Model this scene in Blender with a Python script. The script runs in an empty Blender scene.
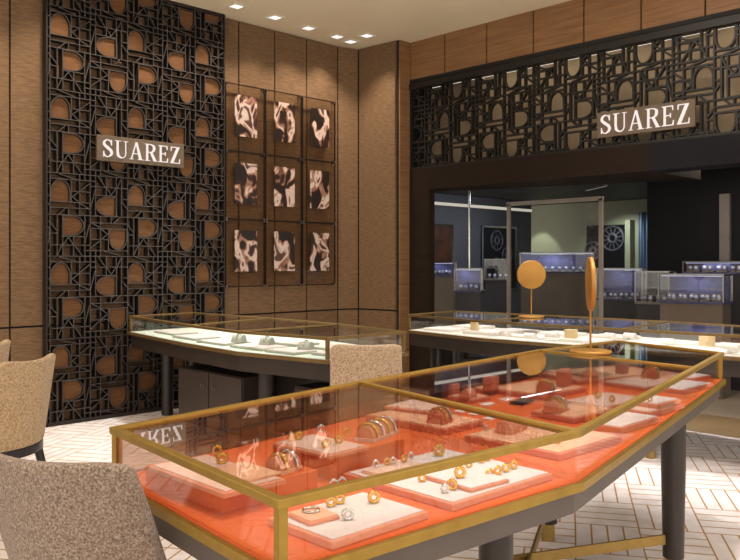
import bpy, math, random
from mathutils import Vector, Matrix
random.seed(7)
S = bpy.context.scene
COL = S.collection
PI = math.pi

# ------------------------------------------------------------------ camera
F, CX, HY, CH = 805.0, 370.0, 262.0, 1.45           # focal in pixels of a 740x560 frame, horizon row, eye height
YAW = math.atan2(0.7137, 0.7005)
FX, FY = math.cos(YAW), math.sin(YAW)
cam = bpy.data.objects.new('camera', bpy.data.cameras.new('camera'))
COL.objects.link(cam)
cam.location = (0, 0, CH)
cam.rotation_euler = (PI / 2, 0, YAW - PI / 2)
cam.data.sensor_width = 36
cam.data.lens = F / 740 * 36
cam.data.shift_y = (HY - 280) / 740
cam.data.clip_start = 0.05
S.camera = cam
S.view_settings.view_transform = 'Standard'
S.view_settings.look = 'None'
S.view_settings.gamma = 1
S.view_settings.use_curve_mapping = False
S.view_settings.exposure = 0.0
S.cycles.transparent_max_bounces = 40
S.cycles.max_bounces = 10
S.cycles.sample_clamp_indirect = 4.0
S.cycles.caustics_reflective = False
S.cycles.caustics_refractive = False


def at(px, py, z=0.8):
    """floor-plan point at height z whose survey bearing is (px, py)"""
    d = F * (CH - z) / (py - HY)
    r = (px - CX) / F * d
    return Vector((FY * r + FX * d, -FX * r + FY * d))


# ------------------------------------------------------------------ materials
MATS = {}


def nodes(name):
    m = bpy.data.materials.new(name)
    m.use_nodes = True
    nt = m.node_tree
    for n in list(nt.nodes):
        nt.nodes.remove(n)
    out = nt.nodes.new('ShaderNodeOutputMaterial')
    MATS[name] = m
    return m, nt, out


def N(nt, kind, **kw):
    n = nt.nodes.new('ShaderNode' + kind)
    for k, v in kw.items():
        if k in n.inputs.keys():
            n.inputs[k].default_value = v
        else:
            setattr(n, k, v)
    return n


def math_(nt, op, a, b=None, c=None):
    n = nt.nodes.new('ShaderNodeMath')
    n.operation = op
    for i, v in enumerate((a, b, c)):
        if v is None:
            continue
        if isinstance(v, (int, float)):
            n.inputs[i].default_value = v
        else:
            nt.links.new(v, n.inputs[i])
    return n.outputs[0]


def c4(c):
    return (c[0], c[1], c[2], 1)


def srgb(r, g, b):
    f = lambda v: (v / 255 / 12.92) if v / 255 <= 0.04045 else ((v / 255 + 0.055) / 1.055) ** 2.4
    return (f(r), f(g), f(b))


def ramp(nt, fac, stops):
    r = nt.nodes.new('ShaderNodeValToRGB')
    e = r.color_ramp.elements
    while len(e) > 1:
        e.remove(e[-1])
    e[0].position, e[0].color = stops[0][0], c4(stops[0][1])
    for p, c in stops[1:]:
        x = e.new(p)
        x.color = c4(c)
    nt.links.new(fac, r.inputs[0])
    return r.outputs[0]


def plain(name, col, col2=None, scale=8.0, stretch=(1, 1, 1), rough=0.5, metal=0.0, bump=0.0, detail=4, spec=0.5, world=False):
    m, nt, out = nodes(name)
    b = N(nt, 'BsdfPrincipled')
    b.inputs['Roughness'].default_value = rough
    b.inputs['Metallic'].default_value = metal
    b.inputs['Specular IOR Level'].default_value = spec
    if world:
        co = N(nt, 'NewGeometry').outputs['Position']
    else:
        co = N(nt, 'TexCoord').outputs['Object']
    mp = N(nt, 'Mapping')
    mp.inputs['Scale'].default_value = stretch
    nt.links.new(co, mp.inputs[0])
    nz = N(nt, 'TexNoise')
    nz.inputs['Scale'].default_value = scale
    nz.inputs['Detail'].default_value = detail
    nt.links.new(mp.outputs[0], nz.inputs['Vector'])
    if col2 is None:
        col2 = tuple(v * 0.86 for v in col)
    c = ramp(nt, nz.outputs['Fac'], [(0.3, col2), (0.7, col)])
    nt.links.new(c, b.inputs['Base Color'])
    if bump:
        bp = N(nt, 'Bump')
        bp.inputs['Strength'].default_value = bump
        bp.inputs['Distance'].default_value = 0.004
        nt.links.new(nz.outputs['Fac'], bp.inputs['Height'])
        nt.links.new(bp.outputs[0], b.inputs['Normal'])
    nt.links.new(b.outputs[0], out.inputs[0])
    return m


def glow(name, col, strength):
    m, nt, out = nodes(name)
    e = N(nt, 'Emission')
    e.inputs[0].default_value = c4(col)
    e.inputs[1].default_value = strength
    nt.links.new(e.outputs[0], out.inputs[0])
    return m


def glass(name, tint=(1, 1, 1), f0=0.04, rough=0.0, mirror_tilt=0.0):
    """clear architectural pane: see-through body with a Schlick mirror coat"""
    m, nt, out = nodes(name)
    g = N(nt, 'NewGeometry')
    vm = nt.nodes.new('ShaderNodeVectorMath')
    vm.operation = 'DOT_PRODUCT'
    nt.links.new(g.outputs['Normal'], vm.inputs[0])
    nt.links.new(g.outputs['Incoming'], vm.inputs[1])
    c = math_(nt, 'ABSOLUTE', vm.outputs['Value'])
    f = math_(nt, 'POWER', math_(nt, 'SUBTRACT', 1.0, c), 5.0)
    f = math_(nt, 'ADD', math_(nt, 'MULTIPLY', f, 1 - f0), f0)
    t = N(nt, 'BsdfTransparent')
    t.inputs[0].default_value = c4(tint)
    gl = N(nt, 'BsdfGlossy')
    gl.inputs['Color'].default_value = (1, 1, 1, 1)
    gl.inputs['Roughness'].default_value = rough
    if mirror_tilt:      # pane stays level; only its mirror normal is tilted, shifting the reflection
        ad = nt.nodes.new('ShaderNodeVectorMath')
        ad.operation = 'ADD'
        nt.links.new(g.outputs['Normal'], ad.inputs[0])
        ad.inputs[1].default_value = (-FX * mirror_tilt, -FY * mirror_tilt, 0)
        nn = nt.nodes.new('ShaderNodeVectorMath')
        nn.operation = 'NORMALIZE'
        nt.links.new(ad.outputs[0], nn.inputs[0])
        nt.links.new(nn.outputs[0], gl.inputs['Normal'])
    mx = N(nt, 'MixShader')
    nt.links.new(f, mx.inputs[0])
    nt.links.new(t.outputs[0], mx.inputs[1])
    nt.links.new(gl.outputs[0], mx.inputs[2])
    nt.links.new(mx.outputs[0], out.inputs[0])
    return m


plain('grasscloth', srgb(134, 106, 78), srgb(90, 69, 50), scale=1.0, stretch=(14, 14, 260), rough=0.8, bump=0.4, detail=6, world=True, spec=0.3)
plain('veneer', srgb(146, 108, 72), srgb(118, 84, 54), scale=1.0, stretch=(2, 2, 45), rough=0.5, detail=6, world=True)
plain('dark_bronze_wood', srgb(40, 29, 22), srgb(32, 24, 19), scale=1.0, stretch=(2, 2, 40), rough=0.65, spec=0.15, world=True)
plain('groove', (0.008, 0.007, 0.006), rough=0.7)
plain('ceiling_paint', srgb(226, 214, 186), srgb(222, 209, 180), scale=2, rough=0.9, spec=0.1)
plain('fret_dark', srgb(44, 38, 35), srgb(36, 31, 29), scale=30, rough=0.6, spec=0.3)
plain('fret_lit_face', srgb(74, 67, 65), srgb(62, 56, 54), scale=30, rough=0.45)
plain('arch_wood', srgb(120, 85, 56), srgb(98, 67, 43), scale=1.0, stretch=(9, 9, 120), rough=0.7, world=True, spec=0.2)
plain('fret_black', srgb(26, 23, 21), srgb(21, 19, 17), scale=30, rough=0.45)
plain('back_panel', srgb(190, 168, 138), srgb(176, 154, 126), scale=2, rough=0.7)
plain('sign_board', srgb(105, 90, 74), srgb(97, 82, 66), scale=10, rough=0.5)
plain('brass', srgb(166, 135, 60), srgb(152, 121, 50), scale=20, rough=0.4, metal=0.6)
plain('brass_dark', srgb(128, 104, 62), srgb(116, 92, 52), scale=20, rough=0.45, metal=0.5)
plain('brass_satin', srgb(158, 130, 72), srgb(146, 118, 62), scale=20, rough=0.42, metal=0.6)
plain('gold', srgb(232, 186, 92), srgb(224, 172, 78), scale=40, rough=0.18, metal=1.0)
plain('mirror_gold', srgb(172, 126, 56), srgb(164, 117, 48), scale=8, rough=0.45, metal=0.4)
plain('silver', srgb(225, 222, 220), srgb(208, 205, 204), scale=40, rough=0.15, metal=1.0)
plain('steel', srgb(150, 148, 148), srgb(138, 136, 136), scale=20, rough=0.3, metal=1.0)
plain('gem', srgb(240, 240, 245), srgb(228, 230, 240), scale=40, rough=0.05, spec=1.0)
plain('apron', srgb(92, 82, 76), srgb(84, 75, 69), scale=6, rough=0.5)
plain('apron_dark', srgb(50, 41, 35), srgb(43, 35, 30), scale=6, rough=0.45)
plain('leg_bronze', srgb(54, 47, 44), srgb(47, 41, 38), scale=8, rough=0.4, metal=0.2)
plain('black_wood', srgb(32, 28, 26), srgb(26, 23, 21), scale=10, rough=0.4)
plain('cabinet', srgb(78, 66, 58), srgb(70, 59, 52), scale=6, rough=0.45)
plain('orange_felt', srgb(222, 106, 56), srgb(214, 97, 47), scale=60, rough=0.85, bump=0.05, spec=0.2)
plain('white_felt', srgb(232, 230, 222), srgb(224, 222, 214), scale=60, rough=0.85, spec=0.2)
plain('mint_felt', srgb(216, 226, 214), srgb(208, 218, 206), scale=60, rough=0.85, spec=0.2)
plain('tray_coral', srgb(222, 142, 108), srgb(214, 132, 98), scale=60, rough=0.6)
plain('tray_terracotta', srgb(214, 124, 92), srgb(206, 114, 82), scale=60, rough=0.6)
plain('pad_blush', srgb(228, 192, 176), srgb(222, 182, 166), scale=90, rough=0.8)
plain('pad_peach', srgb(232, 176, 142), srgb(226, 167, 132), scale=90, rough=0.8)
plain('pad_white', srgb(226, 210, 208), srgb(219, 202, 200), scale=90, rough=0.8)
plain('tray_grey', srgb(172, 178, 168), srgb(160, 168, 156), scale=60, rough=0.7)
plain('tray_white', srgb(240, 236, 230), srgb(232, 228, 222), scale=60, rough=0.7)
plain('cream_box', srgb(226, 204, 158), srgb(218, 194, 146), scale=30, rough=0.6)
plain('card', srgb(245, 240, 240), srgb(238, 232, 232), scale=30, rough=0.6)
plain('lens_dark', srgb(52, 44, 40), srgb(40, 34, 32), scale=20, rough=0.2)
plain('fixture_white', srgb(225, 218, 206), srgb(215, 208, 196), scale=10, rough=0.5)
plain('black_panel', srgb(30, 29, 33), srgb(26, 25, 29), scale=1.5, rough=0.6, spec=0.12)
plain('charcoal_wall', srgb(84, 85, 92), srgb(76, 77, 84), scale=1.2, rough=0.7)
plain('sage_wall', srgb(150, 152, 134), srgb(142, 144, 126), scale=1.0, rough=0.85)
plain('dark_ceiling', srgb(26, 24, 26), srgb(22, 20, 22), scale=2, rough=0.6)
plain('mall_floor', srgb(176, 162, 144), srgb(164, 150, 132), scale=1.5, rough=0.35)
plain('threshold_stone', srgb(150, 124, 88), srgb(136, 110, 76), scale=3, rough=0.4)
plain('taupe_base', srgb(112, 100, 88), srgb(104, 92, 80), scale=4, rough=0.5)
plain('dark_base', srgb(58, 56, 60), srgb(50, 48, 52), scale=4, rough=0.5)
plain('frame_grey', srgb(168, 158, 148), srgb(156, 146, 138), scale=10, rough=0.5)
plain('grey_metal', srgb(120, 112, 108), srgb(110, 102, 98), scale=10, rough=0.45)
plain('poster_black', srgb(22, 21, 26), srgb(16, 15, 20), scale=4, rough=0.3)
plain('poster_line', srgb(96, 96, 108), srgb(70, 70, 84), scale=14, rough=0.4)
plain('poster_rust', srgb(92, 52, 34), srgb(40, 26, 20), scale=9, rough=0.4)
plain('blue_cloth', srgb(128, 150, 182), srgb(40, 52, 76), scale=1.0, stretch=(22, 22, 1.2), rough=0.7, detail=2, world=True)
plain('blue_velvet', srgb(84, 86, 124), srgb(60, 62, 96), scale=20, rough=0.7)
plain('watch_face', srgb(205, 212, 235), srgb(160, 166, 196), scale=40, rough=0.25, metal=0.3)

glass('pane_clear', (0.985, 0.985, 0.98))
glass('pane_mirror_tilt', (0.985, 0.985, 0.98), f0=0.025, mirror_tilt=0.033)
glass('pane_smoke', (0.66, 0.54, 0.46))
glass('pane_bronze', (0.93, 0.90, 0.86), f0=0.03)
glow('sign_letters', (1.0, 0.86, 0.80), 1.0)
glow('lamp_lens', (1.0, 0.90, 0.84), 1.3)
glow('led_warm', (1.0, 0.80, 0.66), 6)
glow('led_white', (1.0, 0.97, 0.92), 6)
glow('led_cove', (1.0, 0.86, 0.66), 6.5)
glow('led_dim', (1.0, 0.93, 0.80), 0.18)
glow('led_blue', (0.62, 0.66, 1.0), 1.0)
glow('led_strip_far', (1.0, 0.93, 0.80), 0.55)


def boucle(name, stops, scale):
    m, nt, out = nodes(name)
    b = N(nt, 'BsdfPrincipled')
    b.inputs['Roughness'].default_value = 0.95
    b.inputs['Specular IOR Level'].default_value = 0.1
    b.inputs['Sheen Weight'].default_value = 0.25
    co = N(nt, 'TexCoord').outputs['Object']
    n1 = N(nt, 'TexNoise')
    n1.inputs['Scale'].default_value = scale
    n1.inputs['Detail'].default_value = 4
    nt.links.new(co, n1.inputs['Vector'])
    n2 = N(nt, 'TexVoronoi')
    n2.inputs['Scale'].default_value = scale * 1.9
    nt.links.new(co, n2.inputs['Vector'])
    c = ramp(nt, n1.outputs['Fac'], stops)
    nt.links.new(c, b.inputs['Base Color'])
    bp = N(nt, 'Bump')
    bp.inputs['Strength'].default_value = 0.7
    bp.inputs['Distance'].default_value = 0.006
    nt.links.new(n2.outputs['Distance'], bp.inputs['Height'])
    nt.links.new(bp.outputs[0], b.inputs['Normal'])
    nt.links.new(b.outputs[0], out.inputs[0])


boucle('boucle_mixed', [(0.32, srgb(98, 84, 78)), (0.45, srgb(136, 115, 101)), (0.53, srgb(156, 132, 114)), (0.6, srgb(164, 150, 138)), (0.7, srgb(188, 170, 146))], 165)
boucle('boucle_tan', [(0.3, srgb(138, 112, 84)), (0.46, srgb(186, 158, 124)), (0.6, srgb(202, 176, 142)), (0.75, srgb(218, 196, 164))], 95)
boucle('boucle_rose', [(0.3, srgb(142, 116, 94)), (0.48, srgb(190, 162, 136)), (0.62, srgb(206, 182, 156)), (0.75, srgb(220, 200, 176))], 105)


def floor_material():
    m, nt, out = nodes('basketweave_planks')
    L, NP, ANG = 0.365, 4, math.radians(31.5)
    g = N(nt, 'NewGeometry')
    mp = N(nt, 'Mapping')
    mp.vector_type = 'TEXTURE'
    mp.inputs['Location'].default_value = (4.504, 2.342, 0)
    mp.inputs['Rotation'].default_value = (0, 0, ANG)
    mp.inputs['Scale'].default_value = (0.45, 0.335, 1)
    nt.links.new(g.outputs['Position'], mp.inputs[0])
    sp = N(nt, 'SeparateXYZ')
    nt.links.new(mp.outputs[0], sp.inputs[0])
    a, b = sp.outputs[0], sp.outputs[1]
    fa, fb = math_(nt, 'FRACT', a), math_(nt, 'FRACT', b)
    ca, cb = math_(nt, 'FLOOR', a), math_(nt, 'FLOOR', b)
    par = math_(nt, 'FLOORED_MODULO', math_(nt, 'ADD', ca, cb), 2.0)
    # parity 0: joints run along a, i.e. b is cut in planks
    cut = math_(nt, 'ADD', math_(nt, 'MULTIPLY', par, fa), math_(nt, 'MULTIPLY', math_(nt, 'SUBTRACT', 1.0, par), fb))
    pk = math_(nt, 'FRACT', math_(nt, 'MULTIPLY', cut, float(NP)))
    dist = math_(nt, 'SUBTRACT', 0.5, math_(nt, 'ABSOLUTE', math_(nt, 'SUBTRACT', pk, 0.5)))
    l1 = math_(nt, 'LESS_THAN', dist, 0.058)
    da = math_(nt, 'SUBTRACT', 0.5, math_(nt, 'ABSOLUTE', math_(nt, 'SUBTRACT', fa, 0.5)))
    db = math_(nt, 'SUBTRACT', 0.5, math_(nt, 'ABSOLUTE', math_(nt, 'SUBTRACT', fb, 0.5)))
    l2 = math_(nt, 'LESS_THAN', math_(nt, 'MINIMUM', da, db), 0.0115)
    line = math_(nt, 'MAXIMUM', l1, l2)
    nz = N(nt, 'TexNoise')
    nz.inputs['Scale'].default_value = 9
    nz.inputs['Detail'].default_value = 5
    nt.links.new(g.outputs['Position'], nz.inputs['Vector'])
    plank = ramp(nt, nz.outputs['Fac'], [(0.3, srgb(214, 205, 205)), (0.7, srgb(238, 231, 232))])
    mx = N(nt, 'Mix')
    mx.data_type = 'RGBA'
    nt.links.new(line, mx.inputs[0])
    nt.links.new(plank, mx.inputs[6])
    mx.inputs[7].default_value = c4(srgb(166, 126, 66))
    bs = N(nt, 'BsdfPrincipled')
    bs.inputs['Roughness'].default_value = 0.5
    nt.links.new(mx.outputs[2], bs.inputs['Base Color'])
    nt.links.new(bs.outputs[0], out.inputs[0])


floor_material()


def print_material(k):
    """monochrome close-up photograph: soft blobs of white, skin and black"""
    m, nt, out = nodes('photo_print_%d' % k)
    co = N(nt, 'TexCoord').outputs['Object']
    mp = N(nt, 'Mapping')
    mp.inputs['Location'].default_value = (k * 3.7, k * 1.9, k * 2.3)
    mp.inputs['Rotation'].default_value = (0, 0.5 + k * 0.7, 0)
    mp.inputs['Scale'].default_value = (5.0, 5.0, 3.2)
    nt.links.new(co, mp.inputs[0])
    n1 = N(nt, 'TexNoise')
    n1.inputs['Scale'].default_value = 1.35
    n1.inputs['Detail'].default_value = 2.5
    n1.inputs['Distortion'].default_value = 0.9
    nt.links.new(mp.outputs[0], n1.inputs['Vector'])
    c = ramp(nt, n1.outputs['Fac'], [(0.44, srgb(34, 24, 22)), (0.49, srgb(58, 38, 32)), (0.505, srgb(132, 92, 76)), (0.55, srgb(160, 124, 106)), (0.565, srgb(206, 188, 180)), (0.64, srgb(190, 170, 162)), (0.66, srgb(96, 66, 56)), (0.75, srgb(44, 30, 28))])
    b = N(nt, 'BsdfPrincipled')
    b.inputs['Roughness'].default_value = 0.4
    nt.links.new(c, b.inputs['Base Color'])
    nt.links.new(b.outputs[0], out.inputs[0])
    return m


# ------------------------------------------------------------------ mesh builder
class MB:
    def __init__(self):
        self.v, self.f, self.sm = [], [], []

    def add(self, vs, fs, smooth=False):
        o = len(self.v)
        self.v += [Vector(p) for p in vs]
        self.f += [tuple(i + o for i in q) for q in fs]
        self.sm += [smooth] * len(fs)
        return self

    def frame(self, o, ax, ay, az):
        o, ax, ay, az = Vector(o), Vector(ax), Vector(ay), Vector(az)
        vs = [o + ax * i + ay * j + az * k for k in (0, 1) for j in (0, 1) for i in (0, 1)]
        fs = [(0, 2, 3, 1), (4, 5, 7, 6), (0, 1, 5, 4), (2, 6, 7, 3), (0, 4, 6, 2), (1, 3, 7, 5)]
        if ax.cross(ay).dot(az) < 0:
            fs = [tuple(reversed(q)) for q in fs]
        return self.add(vs, fs)

    def box(self, c, s, rz=0.0):
        c = Vector(c)
        ax = Vector((math.cos(rz), math.sin(rz), 0)) * s[0]
        ay = Vector((-math.sin(rz), math.cos(rz), 0)) * s[1]
        az = Vector((0, 0, s[2]))
        return self.frame(c - (ax + ay + az) / 2, ax, ay, az)

    def bar(self, p, q, w, h, up=(0, 0, 1)):
        """straight bar between p and q, w across, h along up"""
        p, q, up = Vector(p), Vector(q), Vector(up).normalized()
        d = q - p
        side = d.cross(up)
        if side.length < 1e-9:
            side = Vector((1, 0, 0))
        side = side.normalized() * w
        u = side.cross(d).normalized() * h
        return self.frame(p - side / 2 - u / 2, d, side, u)

    def prism(self, poly, z0, z1):
        n = len(poly)
        area = sum(poly[i][0] * poly[(i + 1) % n][1] - poly[(i + 1) % n][0] * poly[i][1] for i in range(n))
        if area < 0:
            poly = list(reversed(poly))
        vs = [(p[0], p[1], z0) for p in poly] + [(p[0], p[1], z1) for p in poly]
        fs = [tuple(reversed(range(n))), tuple(range(n, 2 * n))]
        fs += [(i, (i + 1) % n, n + (i + 1) % n, n + i) for i in range(n)]
        return self.add(vs, fs)

    def ring(self, outer, inner, z0, z1):
        n = len(outer)
        vs = [(a[0], a[1], z) for z in (z0, z1) for ln in (outer, inner) for a in ln]
        fs = []
        for i in range(n):
            k = (i + 1) % n
            fs += [(i, k, 2 * n + k, 2 * n + i), (n + k, n + i, 3 * n + i, 3 * n + k), (2 * n + i, 2 * n + k, 3 * n + k, 3 * n + i), (k, i, n + i, n + k)]
        return self.add(vs, fs)

    def slab(self, poly, o, ux, uy, un, d):
        """2D polygon in the plane (o, ux, uy), given depth d along un"""
        o, ux, uy, un = Vector(o), Vector(ux), Vector(uy), Vector(un)
        n = len(poly)
        vs = [o + ux * p[0] + uy * p[1] for p in poly] + [o + ux * p[0] + uy * p[1] + un * d for p in poly]
        area = sum(poly[i][0] * poly[(i + 1) % n][1] - poly[(i + 1) % n][0] * poly[i][1] for i in range(n))
        fs = [tuple(reversed(range(n))), tuple(range(n, 2 * n))]
        fs += [(i, (i + 1) % n, n + (i + 1) % n, n + i) for i in range(n)]
        if area * ux.cross(uy).dot(un) < 0:
            fs = [tuple(reversed(q)) for q in fs]
        return self.add(vs, fs)

    def tube(self, pts, r, seg=10, closed=False):
        pts = [Vector(p) for p in pts]
        n = len(pts)
        rr = r if isinstance(r, (list, tuple)) else [r] * n
        vs, fs = [], []
        ref = None
        for i, p in enumerate(pts):
            if closed:
                d = pts[(i + 1) % n] - pts[i - 1]
            else:
                d = pts[min(i + 1, n - 1)] - pts[max(i - 1, 0)]
            d.normalize()
            if ref is None:
                ref = d.orthogonal().normalized()
            ref = (ref - d * ref.dot(d)).normalized()
            b = d.cross(ref)
            for k in range(seg):
                a = 2 * PI * k / seg
                vs.append(p + (ref * math.cos(a) + b * math.sin(a)) * rr[i])
        m = n if closed else n - 1
        for i in range(m):
            for k in range(seg):
                a, b_ = i * seg + k, i * seg + (k + 1) % seg
                c, d_ = ((i + 1) % n) * seg + (k + 1) % seg, ((i + 1) % n) * seg + k
                fs.append((a, b_, c, d_))
        self.add(vs, fs, True)
        if not closed:
            self.add(vs[:seg], [tuple(reversed(range(seg)))])
            self.add(vs[-seg:], [tuple(range(seg))])
        return self

    def lathe(self, prof, c=(0, 0, 0), seg=28, axis='z', smooth=True):
        """profile of (radius, height) turned about a vertical axis through c"""
        c = Vector(c)
        vs, fs = [], []
        n = len(prof)
        for r, h in prof:
            for k in range(seg):
                a = 2 * PI * k / seg
                x, y = max(r, 1e-5) * math.cos(a), max(r, 1e-5) * math.sin(a)
                vs.append(c + (Vector((x, y, h)) if axis == 'z' else Vector((h, x, y))))
        for i in range(n - 1):
            for k in range(seg):
                fs.append((i * seg + k, i * seg + (k + 1) % seg, (i + 1) * seg + (k + 1) % seg, (i + 1) * seg + k))
        self.add(vs, fs, smooth)
        self.add(vs[:seg], [tuple(reversed(range(seg)))])
        self.add(vs[-seg:], [tuple(range(seg))])
        return self

    def build(self, name, mat, parent=None, bevel=0.0, subsurf=0, origin=None):
        me = bpy.data.meshes.new(name)
        o = Vector(origin) if origin is not None else (Vector(parent.get('org', (0, 0, 0))) if parent is not None else Vector((0, 0, 0)))
        me.from_pydata([tuple(p - o) for p in self.v], [], self.f)
        me.polygons.foreach_set('use_smooth', self.sm)
        me.materials.append(MATS[mat])
        me.update()
        ob = bpy.data.objects.new(name, me)
        COL.objects.link(ob)
        if parent is not None:
            ob.parent = parent
            ob['org'] = tuple(o)
        elif origin is not None:
            ob.location = o
            ob['org'] = tuple(o)
        if bevel:
            b = ob.modifiers.new('bevel', 'BEVEL')
            b.width = bevel
            b.segments = 2
            b.limit_method = 'ANGLE'
        if subsurf:
            s = ob.modifiers.new('sub', 'SUBSURF')
            s.levels = s.render_levels = subsurf
        return ob


def thing(name, label, cat, loc=(0, 0, 0), group=None, local=False, rz=0.0):
    """Empty at the thing's base; parts are given in world coordinates unless local"""
    o = bpy.data.objects.new(name, None)
    COL.objects.link(o)
    o.location = loc
    o.rotation_euler = (0, 0, rz)
    o['label'], o['category'] = label, cat
    o['org'] = (0.0, 0.0, 0.0) if local else tuple(float(v) for v in loc)
    o.empty_display_size = 0.05
    if group:
        o['group'] = group
    return o


def tag(o, label, cat, group=None, kind=None):
    o['label'], o['category'] = label, cat
    if group:
        o['group'] = group
    if kind:
        o['kind'] = kind
    return o


def struct(o):
    o['kind'] = 'structure'
    return o


def copy_tree(o, parent=None):
    c = o.copy()
    COL.objects.link(c)
    if parent is not None:
        c.parent = parent
    for ch in [x for x in bpy.data.objects if x.parent == o]:
        copy_tree(ch, c)
    return c


def light(name, kind, loc, target=None, energy=100, color=(1, 0.86, 0.72), size=0.1, angle=60, blend=0.6, size_y=None):
    l = bpy.data.lights.new(name, kind)
    l.energy = energy
    l.color = color
    if kind == 'AREA':
        l.size = size
        if size_y:
            l.shape = 'RECTANGLE'
            l.size_y = size_y
    else:
        l.shadow_soft_size = size
    if kind == 'SPOT':
        l.spot_size = math.radians(angle)
        l.spot_blend = blend
    o = bpy.data.objects.new(name, l)
    COL.objects.link(o)
    o.location = loc
    if target is not None:
        d = Vector(target) - Vector(loc)
        o.rotation_euler = d.to_track_quat('-Z', 'Y').to_euler()
    return o


# ================================================================== SETTING
WY = 7.10                    # wall_left plane
WX = 6.95                    # wall_right (shop front) plane
CZ = 4.02                    # ceiling
struct(MB().box((2.0, 2.6, -0.05), (9.6, 9.6, 0.1)).build('floor', 'basketweave_planks'))
struct(MB().box((7.22, 1.0, -0.048), (0.84, 12.8, 0.1)).build('floor_threshold', 'threshold_stone'))
struct(MB().box((12.1, 2.6, -0.052), (9.0, 16, 0.1)).build('floor_mall', 'mall_floor'))
struct(MB().box((2.3, 2.4, CZ + 0.05), (10.6, 10.4, 0.1)).build('ceiling', 'ceiling_paint'))
# left wall: grasscloth panels on a black backing, joints stay open
struct(MB().box((2.2, WY + 0.06, CZ / 2), (9.2, 0.06, CZ)).build('wall_left_backing', 'groove'))
xs = [-2.4, -1.6, -0.7, 0.2, 1.1, 2.0, 2.636]
pan = MB()
zj = 0.885


def wall_panels(mb, spans, g=0.009):
    for (x0, x1) in spans:
        for (z0, z1) in ((0.0, zj), (zj, CZ)):
            mb.frame((x0 + g, WY, z0 + g), (x1 - x0 - 2 * g, 0, 0), (0, 0.03, 0), (0, 0, z1 - z0 - 2 * g))


sp = [(xs[i], xs[i + 1]) for i in range(len(xs) - 1)] + [(2.636, 2.94), (2.94, 4.80), (4.80, 5.01), (5.01, 5.49), (5.49, 5.95), (5.95, 6.43)]
wall_panels(pan, sp)
struct(pan.build('wall_left', 'grasscloth'))
# angled corner panel and corner return
cp = MB()
for (a, b) in (((6.43, 7.10), (6.705, 7.03)), ((6.705, 7.03), (6.735, 6.44))):
    a, b = Vector((*a, 0)), Vector((*b, 0))
    d = (b - a).normalized()
    n = Vector((-d.y, d.x, 0))
    for (z0, z1) in ((0.0, zj), (zj, CZ)):
        cp.frame(a + d * 0.009 + Vector((0, 0, z0 + 0.009)), d * ((b - a).length - 0.018), n * 0.03, Vector((0, 0, z1 - z0 - 0.018)))
struct(cp.build('wall_corner', 'grasscloth'))
bk = MB().prism([(6.43, 7.14), (6.72, 7.06), (6.765, 6.45), (6.765, 6.42), (6.95, 6.42), (7.31, 6.42), (7.31, 7.2), (6.43, 7.2)], 0, CZ)
struct(bk.build('wall_corner_backing', 'groove'))
struct(MB().box((6.865, 6.411, CZ / 2), (0.19, 0.018, CZ)).build('wall_return', 'veneer'))
# shop front: wood fascia above the screen, bronze beam and jamb below it
fas = MB()
ys = [6.405, 5.88, 5.294, 4.70, 4.12, 3.53, 2.94, 2.35, 1.76, 1.17, 0.58, -0.01]
for i in range(len(ys) - 1):
    fas.box((WX + 0.02, (ys[i] + ys[i + 1]) / 2, (3.545 + CZ) / 2), (0.04, ys[i] - ys[i + 1] - 0.016, CZ - 3.545))
struct(fas.build('wall_right', 'veneer'))
struct(MB().box((WX + 0.09, 3.2, (3.53 + CZ) / 2), (0.09, 6.5, CZ - 3.53)).build('wall_right_backing', 'groove'))
struct(MB().prism([(WX - 0.02, 3.45), (8.05, 3.45), (7.15, 6.40), (WX - 0.02, 6.40)], 2.28, 2.53).build('beam_right', 'dark_bronze_wood'))
struct(MB().box((WX + 0.13, 1.5, 2.405), (0.30, 3.9, 0.25)).build('trim_1', 'black_panel'))
struct(MB().box((WX + 0.03, 6.255, 1.14), (0.10, 0.31, 2.28)).build('wall_jamb', 'dark_bronze_wood'))
# cavity behind the shop front screen
struct(MB().box((7.29, 3.2, 3.0), (0.03, 6.5, 1.06)).build('wall_right_cavity', 'back_panel'))
struct(MB().box((7.12, 3.2, 3.56), (0.36, 6.5, 0.04)).build('trim_2', 'groove'))
struct(MB().box((7.06, 3.2, 3.516), (0.03, 4.7, 0.018)).build('trim_3', 'led_cove'))


# ------------------------------------------------------------------ fretwork screens
MOT = [((0, 1), (1, 1)), ((0, 0), (0, 1)), ((0, .86), (1, .86)), ((.22, .98), (.64, .87)), ((0, .31), (1, .31)), ((0, .17), (1, .17)),
       ((.52, .31), (.52, .86)), ((.73, 0), (.73, 1)), ((.52, .58), (1, .58)), ((.54, .45), (.73, .58)), ((.54, .45), (.73, .31)),
       ((.73, .60), (1, .80)), ((.20, .0), (.38, .16)), ((.45, 0), (.45, .17)), ((.70, .30), (.96, .18)), ((.86, .86), (.86, 1))]
arch = [(0.02, .31), (0.02, .54)] + [(0.255 - 0.235 * math.cos(a * PI / 14), .54 + 0.30 * math.sin(a * PI / 14)) for a in range(1, 14)] + [(.49, .54), (.49, .31)]
MOT += [(arch[i], arch[i + 1]) for i in range(len(arch) - 1)]
ROT = [lambda x, y: (x, y), lambda x, y: (1 - y, x), lambda x, y: (y, 1 - x), lambda x, y: (1 - x, 1 - y)]
TILE = [(0, 1, 0), (1, 1, 1), (0, 0, 2), (1, 0, 3)]


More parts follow.
